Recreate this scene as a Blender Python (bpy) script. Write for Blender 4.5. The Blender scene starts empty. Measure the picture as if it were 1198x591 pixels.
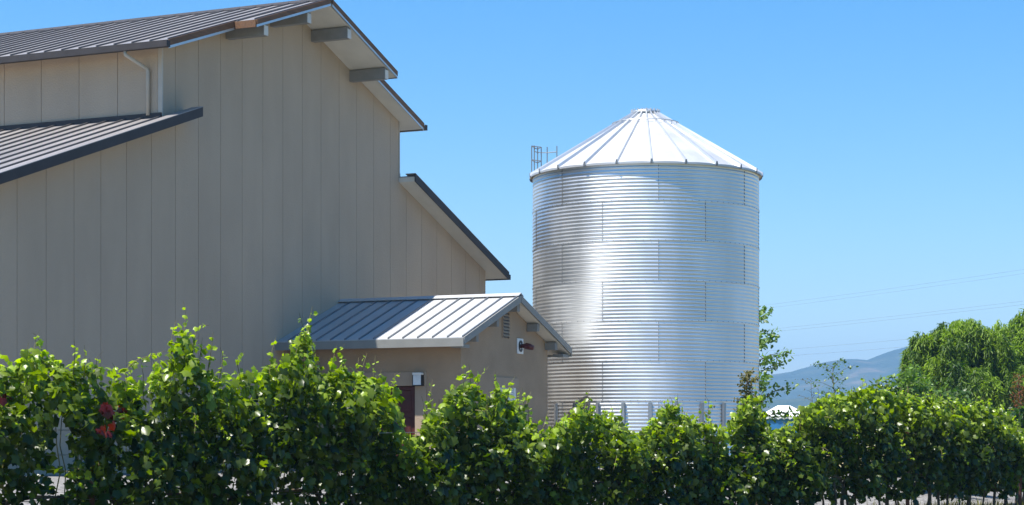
import bpy, bmesh, math, random
import numpy as np
from mathutils import Vector, Matrix
R = math.radians
random.seed(7); rng = np.random.default_rng(7)
S = bpy.context.scene
COL = S.collection

# ------------------------------------------------------------------ camera
CAMZ = 1.5
cam = bpy.data.cameras.new('camera'); camo = bpy.data.objects.new('camera', cam); COL.objects.link(camo)
camo.location = (0, 0, CAMZ); camo.rotation_euler = (R(90), 0, 0)
cam.sensor_width = 36; cam.lens = 36*2330/1198; cam.shift_y = (517-295.5)/1198
cam.clip_start = 0.1; cam.clip_end = 30000
S.camera = camo

# ------------------------------------------------------------------ sky, sun, exposure
SUN = Vector((-0.353, -0.209, 1.0)).normalized()
sun_el = math.asin(SUN.z); sun_az = math.atan2(SUN.x, SUN.y)
W = bpy.data.worlds.new('World'); S.world = W; W.use_nodes = True
nt = W.node_tree; bg = nt.nodes['Background']
sky = nt.nodes.new('ShaderNodeTexSky'); sky.sky_type = 'NISHITA'; sky.sun_disc = False
sky.sun_elevation = sun_el; sky.sun_rotation = sun_az
sky.altitude = 0; sky.air_density = 1.0; sky.dust_density = 0.1; sky.ozone_density = 3.0
hs = nt.nodes.new('ShaderNodeHueSaturation'); hs.inputs['Saturation'].default_value = 1.43
nt.links.new(sky.outputs[0], hs.inputs['Color']); nt.links.new(hs.outputs[0], bg.inputs[0])
bg.inputs[1].default_value = 0.09
sl = bpy.data.lights.new('sun', 'SUN'); sl.energy = 5.0; sl.angle = R(0.53); sl.color = (1, .955, .88)
so = bpy.data.objects.new('sun', sl); COL.objects.link(so)
so.rotation_euler = (-SUN).to_track_quat('-Z', 'Y').to_euler(); so.location = (-40, -20, 90)
S.view_settings.view_transform = 'Standard'; S.view_settings.look = 'None'
S.view_settings.exposure = 1.05; S.view_settings.gamma = 1.0
S.cycles.max_bounces = 7; S.cycles.transparent_max_bounces = 6
S.cycles.volume_bounces = 0; S.cycles.use_denoising = True

# ------------------------------------------------------------------ materials
def nodes(m):
    m.use_nodes = True; t = m.node_tree
    return t, t.nodes['Principled BSDF']
def mat(name, col, rough=.7, metal=0., var=.12, scale=3., bump=0., bscale=40., spec=.5, streak=None, rvar=0., osp=None):
    m = bpy.data.materials.new(name); t, p = nodes(m)
    p.inputs['Roughness'].default_value = rough; p.inputs['Metallic'].default_value = metal
    p.inputs['Specular IOR Level'].default_value = spec
    tc = t.nodes.new('ShaderNodeTexCoord')
    src = tc.outputs['Object']
    mp = t.nodes.new('ShaderNodeMapping'); t.links.new(src, mp.inputs[0])
    if streak: mp.inputs['Scale'].default_value = streak
    n = t.nodes.new('ShaderNodeTexNoise'); n.inputs['Scale'].default_value = scale; n.inputs['Detail'].default_value = 6
    t.links.new(mp.outputs[0], n.inputs['Vector'])
    cr = t.nodes.new('ShaderNodeMapRange'); cr.inputs[1].default_value = .3; cr.inputs[2].default_value = .7
    cr.inputs[3].default_value = 1-var; cr.inputs[4].default_value = 1+var
    t.links.new(n.outputs['Fac'], cr.inputs[0])
    mul = t.nodes.new('ShaderNodeVectorMath'); mul.operation = 'SCALE'
    mul.inputs[0].default_value = col; t.links.new(cr.outputs[0], mul.inputs['Scale'])
    last = mul.outputs[0]
    if osp:                                    # a small per-piece difference in tone
        oi = t.nodes.new('ShaderNodeObjectInfo')
        r2 = t.nodes.new('ShaderNodeMapRange'); r2.inputs[3].default_value = 1-osp; r2.inputs[4].default_value = 1+osp
        t.links.new(oi.outputs['Random'], r2.inputs[0])
        m2 = t.nodes.new('ShaderNodeVectorMath'); m2.operation = 'SCALE'
        t.links.new(last, m2.inputs[0]); t.links.new(r2.outputs[0], m2.inputs['Scale']); last = m2.outputs[0]
    t.links.new(last, p.inputs['Base Color'])
    if rvar:
        r3 = t.nodes.new('ShaderNodeMapRange'); r3.inputs[1].default_value = .3; r3.inputs[2].default_value = .7
        r3.inputs[3].default_value = rough-rvar; r3.inputs[4].default_value = rough+rvar
        t.links.new(n.outputs['Fac'], r3.inputs[0]); t.links.new(r3.outputs[0], p.inputs['Roughness'])
    if bump:
        n2 = t.nodes.new('ShaderNodeTexNoise'); n2.inputs['Scale'].default_value = bscale; n2.inputs['Detail'].default_value = 4
        t.links.new(src, n2.inputs['Vector'])
        b = t.nodes.new('ShaderNodeBump'); b.inputs['Strength'].default_value = bump; b.inputs['Distance'].default_value = .02
        t.links.new(n2.outputs['Fac'], b.inputs['Height']); t.links.new(b.outputs[0], p.inputs['Normal'])
    return m
M = {}
M['stucco'] = mat('barn_stucco', (.44, .347, .257), .9, var=.055, scale=1.0, bump=.5, bscale=26, spec=.15, osp=.012, streak=(1, 1, .35))
M['shed_stucco'] = mat('shed_stucco', (.36, .26, .175), .9, var=.09, scale=1.5, bump=.5, bscale=24, spec=.2)
M['trim_tan'] = mat('tan_trim', (.37, .275, .195), .8, var=.06, bump=.2)
M['groove'] = mat('panel_joint', (.29, .23, .175), .95)
M['bronze'] = mat('weathered_bronze_roof', (.235, .22, .215), .45, metal=.2, var=.1, scale=.9, streak=(.4, 3, 1), rvar=.06)
M['bronze_seam'] = mat('bronze_seam', (.12, .11, .105), .5, metal=.2, var=.1)
M['dark_trim'] = mat('dark_bronze_trim', (.045, .04, .04), .6, var=.12, spec=.25)
M['soffit'] = mat('cream_soffit', (.66, .63, .56), .85, var=.05, scale=2)
M['wood'] = mat('brown_fascia_wood', (.15, .07, .028), .7, var=.25, scale=6, streak=(.3, 3, 3))
M['lookout'] = mat('grey_painted_beam', (.24, .23, .21), .8, var=.08, scale=5)
M['lookout_end'] = mat('pale_beam_end', (.62, .60, .55), .8)
M['galv_trim'] = mat('galvanised_trim', (.50, .53, .55), .38, metal=.75, var=.08, scale=2)
M['shed_roof'] = mat('galvalume_roof', (.50, .505, .505), .5, metal=.42, var=.05, scale=1.4, rvar=.05)
M['shed_seam'] = mat('galvalume_seam', (.22, .23, .24), .42, metal=.6, var=.06)
M['shed_fascia'] = mat('grey_eave_fascia', (.24, .24, .225), .6, metal=.1, var=.06)
M['downspout'] = mat('tan_downspout', (.44, .39, .32), .5, var=.06)
M['door_red'] = mat('dark_red_door', (.075, .014, .011), .5, var=.15)
M['white'] = mat('white_enamel', (.75, .75, .73), .4, var=.03)
M['black'] = mat('black_metal', (.02, .02, .02), .45)
M['horn_red'] = mat('faded_red_plastic', (.12, .018, .014), .4)
M['glass'] = mat('window_glass', (.03, .035, .04), .06, spec=.8)
M['blind'] = mat('pale_blind', (.45, .46, .47), .7)
M['frost'] = mat('frosted_glass', (.70, .73, .74), .25)
M['silo'] = mat('galvanised_silo_sheet', (.74, .75, .75), .43, metal=.98, var=.08, scale=.9, rvar=.06, osp=.04, streak=(1, 1, .25), bump=.06, bscale=30)
M['silo_dark'] = mat('dark_sealant_bolts', (.17, .18, .19), .6, metal=.3)
M['silo_roof'] = mat('silo_roof_steel', (.55, .555, .56), .5, metal=.5, var=.05, scale=1.5, rvar=.04, osp=.03)
M['silo_rib'] = mat('silo_roof_rib', (.60, .61, .62), .42, metal=.7, var=.06)
M['stiff'] = mat('dull_galvanised_post', (.36, .38, .40), .45, metal=.7, var=.1)
M['concrete'] = mat('concrete', (.42, .41, .38), .9, var=.1, bump=.2)
M['bark'] = mat('bark', (.10, .075, .05), .95, var=.35, scale=8, bump=.7, bscale=18, streak=(2, 2, .5))
M['cane'] = mat('green_brown_cane', (.16, .14, .05), .8, var=.25, scale=6)
M['stake'] = mat('rusty_stake', (.16, .065, .04), .8, metal=.2, var=.3, scale=8)
M['wire'] = mat('galvanised_wire', (.35, .35, .35), .4, metal=.8)
M['cable'] = mat('power_cable', (.10, .10, .11), .6)
M['pole'] = mat('pole_wood', (.18, .13, .09), .9, var=.2)
M['canvas'] = mat('white_canvas', (.80, .80, .79), .8, var=.03)
M['blue'] = mat('blue_tarpaulin', (.03, .19, .42), .6, var=.1)

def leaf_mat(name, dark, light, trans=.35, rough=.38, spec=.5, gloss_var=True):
    """leaf colour runs with attribute tone: leaf age, plus painted sun on vine tops (0 dark, 1 bright; >1.5 turned red)"""
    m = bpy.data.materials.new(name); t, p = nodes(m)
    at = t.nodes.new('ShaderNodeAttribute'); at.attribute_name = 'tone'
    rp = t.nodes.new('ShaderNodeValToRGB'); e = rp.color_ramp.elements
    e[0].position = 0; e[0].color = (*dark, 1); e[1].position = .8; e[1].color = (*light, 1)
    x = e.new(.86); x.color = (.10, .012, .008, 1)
    x = e.new(.30); x.color = tuple(a*.78+b*.22 for a, b in zip(dark, light))+(1,)  # low tones held dark, which paints shade into the vine fronts
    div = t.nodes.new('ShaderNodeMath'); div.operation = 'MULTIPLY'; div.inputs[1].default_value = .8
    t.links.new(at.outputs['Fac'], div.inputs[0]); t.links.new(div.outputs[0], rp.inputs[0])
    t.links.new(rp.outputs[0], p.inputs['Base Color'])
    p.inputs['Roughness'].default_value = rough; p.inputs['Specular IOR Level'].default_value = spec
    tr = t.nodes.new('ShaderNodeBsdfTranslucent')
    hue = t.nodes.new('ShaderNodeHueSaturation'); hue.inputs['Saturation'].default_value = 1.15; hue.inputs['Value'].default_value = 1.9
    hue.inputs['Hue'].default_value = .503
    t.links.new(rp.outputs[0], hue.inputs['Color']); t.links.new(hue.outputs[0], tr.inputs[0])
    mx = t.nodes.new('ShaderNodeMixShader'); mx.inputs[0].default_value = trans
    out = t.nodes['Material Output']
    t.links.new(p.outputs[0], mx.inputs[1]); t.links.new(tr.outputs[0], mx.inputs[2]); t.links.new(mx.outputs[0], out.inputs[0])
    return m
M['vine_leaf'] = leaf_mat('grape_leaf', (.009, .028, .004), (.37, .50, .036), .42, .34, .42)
M['willow_leaf'] = leaf_mat('willow_leaf', (.018, .055, .006), (.22, .33, .025), .38, .5, .3)
M['tree_leaf'] = leaf_mat('broad_leaf', (.024, .06, .012), (.17, .28, .05), .35, .42, .4)
M['dry_leaf'] = leaf_mat('dry_leaf', (.16, .055, .022), (.22, .085, .03), .25, .7, .2)
M['weed_leaf'] = leaf_mat('weed_leaf', (.09, .085, .02), (.20, .19, .05), .3, .6, .2)

# ------------------------------------------------------------------ mesh helpers
class MB:
    def __init__(s): s.v = []; s.f = []
    def prism(s, poly, a, b, ax='y'):
        """polygon of two coordinates, extruded along ax from a to b"""
        n = len(poly); o = len(s.v)
        def pt(p, c):
            return {'y': (p[0], c, p[1]), 'x': (c, p[0], p[1]), 'z': (p[0], p[1], c)}[ax]
        s.v += [pt(p, a) for p in poly] + [pt(p, b) for p in poly]
        s.f.append(tuple(o+i for i in range(n))); s.f.append(tuple(o+n+i for i in reversed(range(n))))
        for i in range(n):
            j = (i+1) % n; s.f.append((o+i, o+n+i, o+n+j, o+j))
        return s
    def box(s, x0, x1, y0, y1, z0, z1):
        return s.prism([(x0, z0), (x1, z0), (x1, z1), (x0, z1)], y0, y1)
    def tube(s, pts, r, k=6, cap=True):
        pts = [Vector(p) for p in pts]; n = len(pts)
        rs = r if hasattr(r, '__len__') else [r]*n
        o = len(s.v); up = Vector((0, 0, 1))
        for i, p in enumerate(pts):
            t = (pts[min(i+1, n-1)]-pts[max(i-1, 0)]).normalized()
            a = t.cross(up if abs(t.z) < .9 else Vector((1, 0, 0))).normalized(); b = t.cross(a)
            for j in range(k):
                an = 2*math.pi*j/k
                s.v.append(tuple(p + (a*math.cos(an)+b*math.sin(an))*rs[i]))
        for i in range(n-1):
            for j in range(k):
                q = (j+1) % k
                s.f.append((o+i*k+j, o+i*k+q, o+(i+1)*k+q, o+(i+1)*k+j))
        if cap:
            s.f.append(tuple(o+j for j in reversed(range(k)))); s.f.append(tuple(o+(n-1)*k+j for j in range(k)))
        return s
    def lathe(s, prof, k=32):
        o = len(s.v); m = len(prof)
        for j in range(k):
            an = 2*math.pi*j/k
            for r, z in prof: s.v.append((r*math.cos(an), r*math.sin(an), z))
        for j in range(k):
            q = (j+1) % k
            for i in range(m-1):
                s.f.append((o+j*m+i, o+q*m+i, o+q*m+i+1, o+j*m+i+1))
        return s
    def mesh(s, name, m, org=(0, 0, 0), smooth=False, bevel=0):
        me = bpy.data.meshes.new(name)
        me.from_pydata([(x-org[0], y-org[1], z-org[2]) for x, y, z in s.v], [], s.f)
        bm = bmesh.new(); bm.from_mesh(me); bmesh.ops.recalc_face_normals(bm, faces=bm.faces)
        if bevel: bmesh.ops.bevel(bm, geom=bm.edges[:], offset=bevel, segments=1, affect='EDGES')
        bm.to_mesh(me); bm.free()
        me.materials.append(M[m])
        if smooth: me.polygons.foreach_set('use_smooth', [True]*len(me.polygons))
        return me
    def build(s, name, m, parent=None, org=(0, 0, 0), **k):
        return obj(name, s.mesh(name, m, org, **k), parent)
def obj(name, me, parent=None, loc=None, rot=None):
    o = bpy.data.objects.new(name, me); COL.objects.link(o)
    if parent: o.parent = parent
    if loc is not None: o.location = loc
    if rot is not None: o.rotation_euler = rot
    return o
def tag(o, label=None, cat=None, group=None, kind=None):
    if label: o['label'] = label
    if cat: o['category'] = cat
    if group: o['group'] = group
    if kind: o['kind'] = kind
    return o
def thing(name, label, cat, loc=(0, 0, 0), rz=0., group=None):
    o = bpy.data.objects.new(name, None); COL.objects.link(o); o.empty_display_size = .3
    o.location = loc; o.rotation_euler = (0, 0, rz)
    return tag(o, label, cat, group)
def sstep(a, b, x):
    t = min(1, max(0, (x-a)/(b-a))); return t*t*(3-2*t)

# ------------------------------------------------------------------ ground
PAD = 0.8
P0 = Vector((-5.3987, 21, 0)); RD = Vector((.63322, .77397, 0)); RN = Vector((.77397, -.63322, 0))  # vine row start, direction, side facing camera
def ground_z(x, y):
    d = -((x-P0.x)*RN.x + (y-P0.y)*RN.y)            # distance behind the vine row
    return PAD*sstep(1.0, 9.0, d)*(1-sstep(7.8, 15, x))
def gaps(lo, hi, fine0, fine1, step):
    a = list(np.arange(fine0, fine1+.01, step)); s = step
    while a[-1] < hi: s *= 1.35; a.append(min(hi, a[-1]+s))
    s = step
    while a[0] > lo: s *= 1.35; a.insert(0, max(lo, a[0]-s))
    return a
xs = gaps(-5200, 5200, -24, 44, 1.0); ys = gaps(-120, 5600, -6, 80, 1.0)
gv = [(x, y, ground_z(x, y)) for y in ys for x in xs]; nx = len(xs)
gf = [(j*nx+i, j*nx+i+1, (j+1)*nx+i+1, (j+1)*nx+i) for j in range(len(ys)-1) for i in range(nx-1)]
gm = bpy.data.meshes.new('ground'); gm.from_pydata(gv, [], gf)
gm.polygons.foreach_set('use_smooth', [True]*len(gf))
g = bpy.data.materials.new('ground_soil_gravel'); t, p = nodes(g)
tc = t.nodes.new('ShaderNodeTexCoord')
def gn(scale, detail=6):
    n = t.nodes.new('ShaderNodeTexNoise'); n.inputs['Scale'].default_value = scale; n.inputs['Detail'].default_value = detail
    t.links.new(tc.outputs['Object'], n.inputs['Vector']); return n
def ramp(src, stops):
    r = t.nodes.new('ShaderNodeValToRGB'); t.links.new(src, r.inputs[0])
    e = r.color_ramp.elements
    e[0].position, e[0].color = stops[0][0], (*stops[0][1], 1); e[1].position, e[1].color = stops[-1][0], (*stops[-1][1], 1)
    for q, c in stops[1:-1]: x = e.new(q); x.color = (*c, 1)
    return r
soil = ramp(gn(2.2).outputs['Fac'], [(.3, (.05, .065, .025)), (.5, (.09, .09, .04)), (.7, (.17, .14, .08))])
vor = t.nodes.new('ShaderNodeTexVoronoi'); vor.inputs['Scale'].default_value = 14
t.links.new(tc.outputs['Object'], vor.inputs['Vector'])
grav = ramp(vor.outputs['Color'], [(.1, (.11, .105, .10)), (.5, (.18, .17, .16)), (.9, (.27, .26, .245))])
field = ramp(gn(.02, 8).outputs['Fac'], [(.35, (.10, .13, .045)), (.5, (.30, .24, .12)), (.62, (.38, .29, .16))])
sep = t.nodes.new('ShaderNodeSeparateXYZ'); t.links.new(tc.outputs['Object'], sep.inputs[0])
dn = t.nodes.new('ShaderNodeVectorMath'); dn.operation = 'DOT_PRODUCT'
t.links.new(tc.outputs['Object'], dn.inputs[0]); dn.inputs[1].default_value = tuple(-RN)
mr = t.nodes.new('ShaderNodeMapRange'); d0 = -(P0.dot(RN)); mr.inputs[1].default_value = d0+2.2; mr.inputs[2].default_value = d0+3.4
t.links.new(dn.outputs['Value'], mr.inputs[0])
mf = t.nodes.new('ShaderNodeMapRange'); mf.inputs[1].default_value = 66; mf.inputs[2].default_value = 76
t.links.new(sep.outputs['Y'], mf.inputs[0])
def mixc(f, a, b):
    m = t.nodes.new('ShaderNodeMix'); m.data_type = 'RGBA'; t.links.new(f, m.inputs[0])
    t.links.new(a, m.inputs[6]); t.links.new(b, m.inputs[7]); return m.outputs[2]
c = mixc(mr.outputs[0], soil.outputs[0], grav.outputs[0]); c = mixc(mf.outputs[0], c, field.outputs[0])
t.links.new(c, p.inputs['Base Color']); p.inputs['Roughness'].default_value = .95; p.inputs['Specular IOR Level'].default_value = .1
bp = t.nodes.new('ShaderNodeBump'); bp.inputs['Strength'].default_value = .6; bp.inputs['Distance'].default_value = .04
t.links.new(vor.outputs['Distance'], bp.inputs['Height']); t.links.new(bp.outputs[0], p.inputs['Normal'])
gm.materials.append(g)
tag(obj('ground', gm), kind='structure')

# ------------------------------------------------------------------ hills
def smooth_noise(n, seed, octs=5, base=4):
    r = np.random.default_rng(seed); x = np.linspace(0, 1, n); out = np.zeros(n)
    for o in range(octs):
        k = base*2**o; out += np.interp(x, np.linspace(0, 1, k+1), r.uniform(-1, 1, k+1))/2**o
    return out
def ridge(name, dist, depth, prof, seed, rough, m):
    n, d = 520, 41
    xa = np.linspace(-2600, 2900, n); py = np.interp(xa, [a for a, b in prof], [b for a, b in prof])
    top = py + rough*smooth_noise(n, seed, 6, 12)
    r2 = np.random.default_rng(seed+1)
    # spurs: a few folds running down from the crest
    fold = np.array([smooth_noise(n, seed+10+k//8, 5, 16) for k in range(d)])
    v = []
    for k in range(d):
        q = k/(d-1)
        h = math.sin(math.pi*min(1, q*1.0)) if q < .5 else math.sin(math.pi*q)
        w = (q*2 if q < .5 else 2-q*2)
        for i in range(n):
            z = top[i]*w**.85 * (1 + .22*(1-w)*fold[k][i]) + (rough*.5*fold[k][(i*3+k*5) % n]*w*(1-w))
            v.append((xa[i], dist+(q-.5)*depth, max(-.5, z) if 0 < k < d-1 else -.5))
    f = [(k*n+i, k*n+i+1, (k+1)*n+i+1, (k+1)*n+i) for k in range(d-1) for i in range(n-1)]
    me = bpy.data.meshes.new(name); me.from_pydata(v, [], f); me.materials.append(m)
    me.polygons.foreach_set('use_smooth', [True]*len(f))
    return tag(obj(name, me), kind='structure')
hm = bpy.data.materials.new('wooded_hillside'); t, p = nodes(hm)
tc = t.nodes.new('ShaderNodeTexCoord')
c1 = ramp(gn(.012, 9).outputs['Fac'], [(.36, (.022, .045, .016)), (.5, (.035, .06, .022)), (.62, (.06, .075, .03)), (.72, (.16, .13, .075))])
t.links.new(c1.outputs[0], p.inputs['Base Color']); p.inputs['Roughness'].default_value = 1; p.inputs['Specular IOR Level'].default_value = 0
bp = t.nodes.new('ShaderNodeBump'); bp.inputs['Strength'].default_value = 1; bp.inputs['Distance'].default_value = 14
t.links.new(gn(.03, 8).outputs['Fac'], bp.inputs['Height']); t.links.new(bp.outputs[0], p.inputs['Normal'])
def prof_from(dist, pts): return [((a-599)/2330*dist, (517-b)/2330*dist+CAMZ) for a, b in pts]
ridge('hills', 3900, 1500, prof_from(3900, [(-900, 470), (300, 455), (700, 440), (860, 442), (925, 434), (942, 429), (960, 424), (982, 420), (1000, 419), (1014, 420), (1030, 413), (1044, 408), (1056, 405), (1090, 396), (1150, 392), (1230, 404), (1400, 430), (1900, 455)]), 3, 5.0, hm)
ridge('foothills', 2600, 700, prof_from(2600, [(-900, 486), (700, 480), (880, 470), (960, 462), (1010, 466), (1060, 455), (1120, 462), (1400, 470), (1900, 480)]), 21, 3.0, hm)

# ------------------------------------------------------------------ barn
UX, UY = .42715, .90418
BX, BY = -8.075, 46.0
BROT = math.atan2(UY, UX)
def bw(u, n, h=0.): return Vector((BX+UX*u+UY*n, BY+UY*u-UX*n, PAD+h))
barn = thing('barn', 'large tan panelled barn with raised centre roof and bronze standing seam metal roofs', 'barn', bw(0, 0), BROT)
CW = 11.38; RU = 5.69; RZ = 11.80; EZ = 9.76; LZ = 8.05; LS = .375; WL = -7.0; WR = 16.97; BL = 18.0
US = (RZ-EZ)/RU; EZL = 9.87; USL = (RZ-EZL)/RU; LSL = .338      # the vine-side slopes are a touch flatter
def tops(u, side=0):
    if side < 0 or (side == 0 and u < 0): return LZ + LSL*u
    if side > 0 or (side == 0 and u > CW): return LZ - LS*(u-CW)
    return RZ - (USL if u < RU else US)*abs(u-RU)
core = [(WL, -.1), (WR, -.1), (WR, tops(WR)), (CW, LZ), (CW, EZ), (RU, RZ), (0, EZL), (0, LZ), (WL, tops(WL))]
wall = MB().prism(core, .004, BL).build('wall', 'groove', barn)
lines = [RU+.472+.944*k for k in range(-20, 16)]
cuts = [WL] + [l for l in lines if WL+.1 < l < WR-.1] + [WR]
G = .007
for a, b in zip(cuts, cuts[1:]):
    a2, b2 = a+G, b-G
    pts = [(a2, -.1), (b2, -.1)]
    ev = [(b2, tops(b2))]
    for q in sorted((0., RU, CW), reverse=True):
        if a2 < q < b2:
            if q == RU: ev.append((q, RZ))
            elif q == 0: ev += [(0, EZL), (0, LZ)]
            else: ev += [(CW, LZ), (CW, EZ)]
    ev.append((a2, tops(a2)))
    MB().prism(pts+ev, -.014, .003).build('wall_panel', 'stucco', wall)
ny = [.10, 1.24, 2.35, 3.46, 4.57, 5.68, 6.79, 7.9, 9.0, 10.1, 11.2, 12.3, 13.4, 14.5, 15.6, 16.7, 17.8]
for sx in (0, 1):
    for a, b in zip(ny, ny[1:]):
        x0, x1 = (-.03, -.002) if sx == 0 else (CW+.002, CW+.03)
        MB().box(x0, x1, a+G, b-G, LZ+.05, EZL if sx == 0 else EZ).build('wall_panel', 'stucco', wall)
for sx in (0, 1):
    x = -.045 if sx == 0 else CW+.01
    MB().box(x, x+.035, -.03, .09, LZ+.12, (EZL if sx == 0 else EZ)-.005).build('corner_trim', 'downspout', barn)
for x0, x1, h in ((WL-.03, WL-.002, tops(WL)), (WR+.002, WR+.03, tops(WR))):
    for k in range(19):
        MB().box(x0, x1, k*.944+G, (k+1)*.944-G, -.1, h-.05).build('wall_panel', 'stucco', wall)

def roof_piece(parent, org, x0, z0, x1, z1, y0, y1, metal, seam, pitch=.5, deck=.13, sheet=.03, soffit='soffit', seam_h=.04, seam_w=.026, first=None, dk=0.):
    """a sloping roof: soffit deck below, metal sheet above, raised seams running down the slope"""
    d = deck
    r = MB().prism([(x0, z0+d+.002), (x1, z1+d+.002), (x1, z1+d+sheet), (x0, z0+d+sheet)], y0-.03, y1).build('roof', metal, parent, org)
    MB().prism([(x0, z0), (x1, z1), (x1, z1+d), (x0, z0+d)], y0, y1+dk).build('soffit', soffit, r, org)
    sz = d+sheet
    me = MB().prism([(x0, z0+sz-.002), (x1, z1+sz-.002), (x1, z1+sz+seam_h), (x0, z0+sz+seam_h)], -seam_w/2, seam_w/2).mesh('standing_seam', seam, org)
    y = y0-.03+seam_w/2 if first is None else first
    while y < y1:
        obj('standing_seam', me, r, (0, y, 0)); y += pitch
    return r
def rake(parent, org, x0, z0, x1, z1, y, lo, hi, m, th=.028, name='rake_trim'):
    return MB().prism([(x0, z0+lo), (x1, z1+lo), (x1, z1+hi), (x0, z0+hi)], y-th, y-.001).build(name, m, parent, org)
O = (0, 0, 0)
EO = .52                                  # eave overhang of the raised roof
OB = .5                                   # small rake overhang
OL = 1.12                                 # large rake overhang at the peak
def uz(u): return RZ - (USL if u < RU else US)*abs(u-RU)
for sg in (-1, 1):
    xe = RU+sg*(RU+EO); ze = uz(xe); xo = RU+sg*3.5
    r = roof_piece(barn, O, RU, RZ, xe, ze, -OB, BL+.4, 'bronze', 'bronze_seam')
    r2 = roof_piece(barn, O, RU, RZ, xo, uz(xo), -OL, -OB-.033, 'bronze', 'bronze_seam', first=-OL+.012, dk=.032)
    rake(r, O, RU+sg*3.52, uz(xo)-.0, xe, ze, -OB-.031, .02, .165, 'wood')
    rake(r, O, RU+sg*3.52, uz(xo)-.0, xe, ze, -OB-.031, -.04, .018, 'galv_trim', th=.02, name='drip_edge')
    rake(r2, O, RU+sg*.04, RZ, xo, uz(xo), -OL-.031, .04, .165, 'wood')
    rake(r2, O, RU+sg*.04, RZ, xo, uz(xo), -OL-.031, -.02, .038, 'galv_trim', th=.02, name='drip_edge')
    MB().box(min(xo, xo+sg*.03), max(xo, xo+sg*.03), -OL-.03, -OB-.06, uz(xo)-.02, uz(xo)+.155).build('end_board', 'wood', r2)
    # gutter along the eave
    gx = xe+sg*.002
    MB().prism([(gx, ze-.02), (gx+sg*.14, ze-.02), (gx+sg*.14, ze+.13), (gx+sg*.12, ze+.13), (gx+sg*.12, ze+.0), (gx, ze+.0)], -OB-.07, BL+.4).build('gutter', 'dark_trim', r)
    MB().box(min(gx, gx+sg*.14), max(gx, gx+sg*.14), -OB-.085, -OB-.0702, ze-.02, ze+.13).build('gutter_end', 'dark_trim', r)
    # lookout beams carrying the large overhang
    for off in (1.0, 3.0):
        u = RU+sg*off; zt = uz(u)-.04
        b = MB().prism([(u-.09, zt-.26), (u+.09, zt-.26), (u+.09, zt+.03 - (US*.09 if sg > 0 else 0)), (u-.09, zt+.03 - (US*.09 if sg < 0 else 0))], -OL+.02, .0).build('lookout_beam', 'lookout', barn)
        MB().box(u-.085, u+.085, -OL+.002, -OL+.018, zt-.255, zt-.02).build('beam_end', 'lookout_end', b)
MB().prism([(RU-.2, RZ+.163-US*.2), (RU, RZ+.165), (RU+.2, RZ+.163-US*.2), (RU+.2, RZ+.19-US*.2), (RU, RZ+.225), (RU-.2, RZ+.19-US*.2)], -OL-.04, BL+.4).build('ridge_cap', 'dark_trim', barn)
# lower roofs on both sides
for sg in (-1, 1):
    xin = .83 if sg < 0 else CW-.02
    xe = WL-.5 if sg < 0 else WR+.55
    lz = (lambda u: LZ+LSL*u) if sg < 0 else (lambda u: LZ-LS*(u-CW))
    xs0 = -.034 if sg < 0 else CW+.034
    r = roof_piece(barn, O, xs0, lz(xs0), xe, lz(xe), -OB, BL+.4, 'bronze', 'bronze_seam', first=-OB+.5)
    if sg < 0:      # the roof runs on past the corner, in front of the gable wall
        roof_piece(barn, O, xin, lz(xin), xs0+.002, lz(xs0+.002), -OB, -.016, 'dark_trim', 'bronze_seam', first=-OB+.02)
    rake(r, O, xin, lz(xin), xe, lz(xe), -OB-.031, -.03, .19, 'dark_trim', th=.03)
    rake(r, O, xin, lz(xin), xe, lz(xe), -OB+.26, .1905, .206, 'bronze', th=.325, name='rake_cap')
    MB().box(min(xe, xe+sg*.13), max(xe, xe+sg*.13), -OB-.05, BL+.4, lz(xe)-.03, lz(xe)+.13).build('gutter', 'dark_trim', r)
    fx = -.036 if sg < 0 else CW+.036
    MB().box(min(fx, fx+sg*.05), max(fx, fx+sg*.05), -.02, BL, lz(fx)+.12, lz(fx)+.26).build('flashing', 'dark_trim', barn)
# downspout under the raised eave
ze = uz(-EO)
MB().tube([(-EO-.06, .62, ze-.02), (-EO-.06, .62, ze-.10), (-.10, .36, ze-.36), (-.09, .34, ze-.42), (-.09, .34, LZ+.20)], .045, 8).build('downspout', 'downspout', barn, smooth=True)

# ------------------------------------------------------------------ shed against the gable
SU = 8.13
shed_o = (SU, -2.5, 0)
shed = thing('shed', 'small tan gabled shed with pale standing seam metal roof built against the barn', 'shed', bw(SU, 2.5), BROT)
SZR, SS, SHW, SN = 4.28, .375, 3.25, 5.30
A0, A1, AN = 5.45, 10.62, 4.97
def sz(u): return SZR-SS*abs(u-SU)
# walls: long sides and gable end, as separate parts
gp = [(A0, -.1), (A1, -.1), (A1, sz(A1)-.02), (SU, SZR-.02), (A0, sz(A0)-.02)]
gw = MB().prism(gp, -AN, -AN+.15).build('gable_wall', 'shed_stucco', shed, shed_o)
# long wall towards the vines with a double-door opening
DA, DB, DH = 1.52, 3.71, 2.09
lw = MB()
lw.box(A0, A0+.15, -AN+.151, -DB, -.1, sz(A0)-.02); lw.box(A0, A0+.15, -DA, -.016, -.1, sz(A0)-.02); lw.box(A0, A0+.15, -DB+.001, -DA-.001, DH, sz(A0)-.02)
lwo = lw.build('side_wall', 'shed_stucco', shed, shed_o)
MB().box(A1-.15, A1, -AN+.151, -.016, -.1, sz(A1)-.02).build('side_wall', 'shed_stucco', shed, shed_o)
MB().box(A0-.035, A0-.002, -4.03, -1.17, DH, DH+.34).build('door_header', 'trim_tan', lwo, shed_o, bevel=.006)
MB().box(A0-.033, A0-.002, -4.02, -DB-.0, -.1, DH-.002).build('door_jamb', 'trim_tan', lwo, shed_o, bevel=.006)
MB().box(A0-.033, A0-.002, -DA, -1.18, -.1, DH-.002).build('door_jamb', 'trim_tan', lwo, shed_o, bevel=.006)
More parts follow.
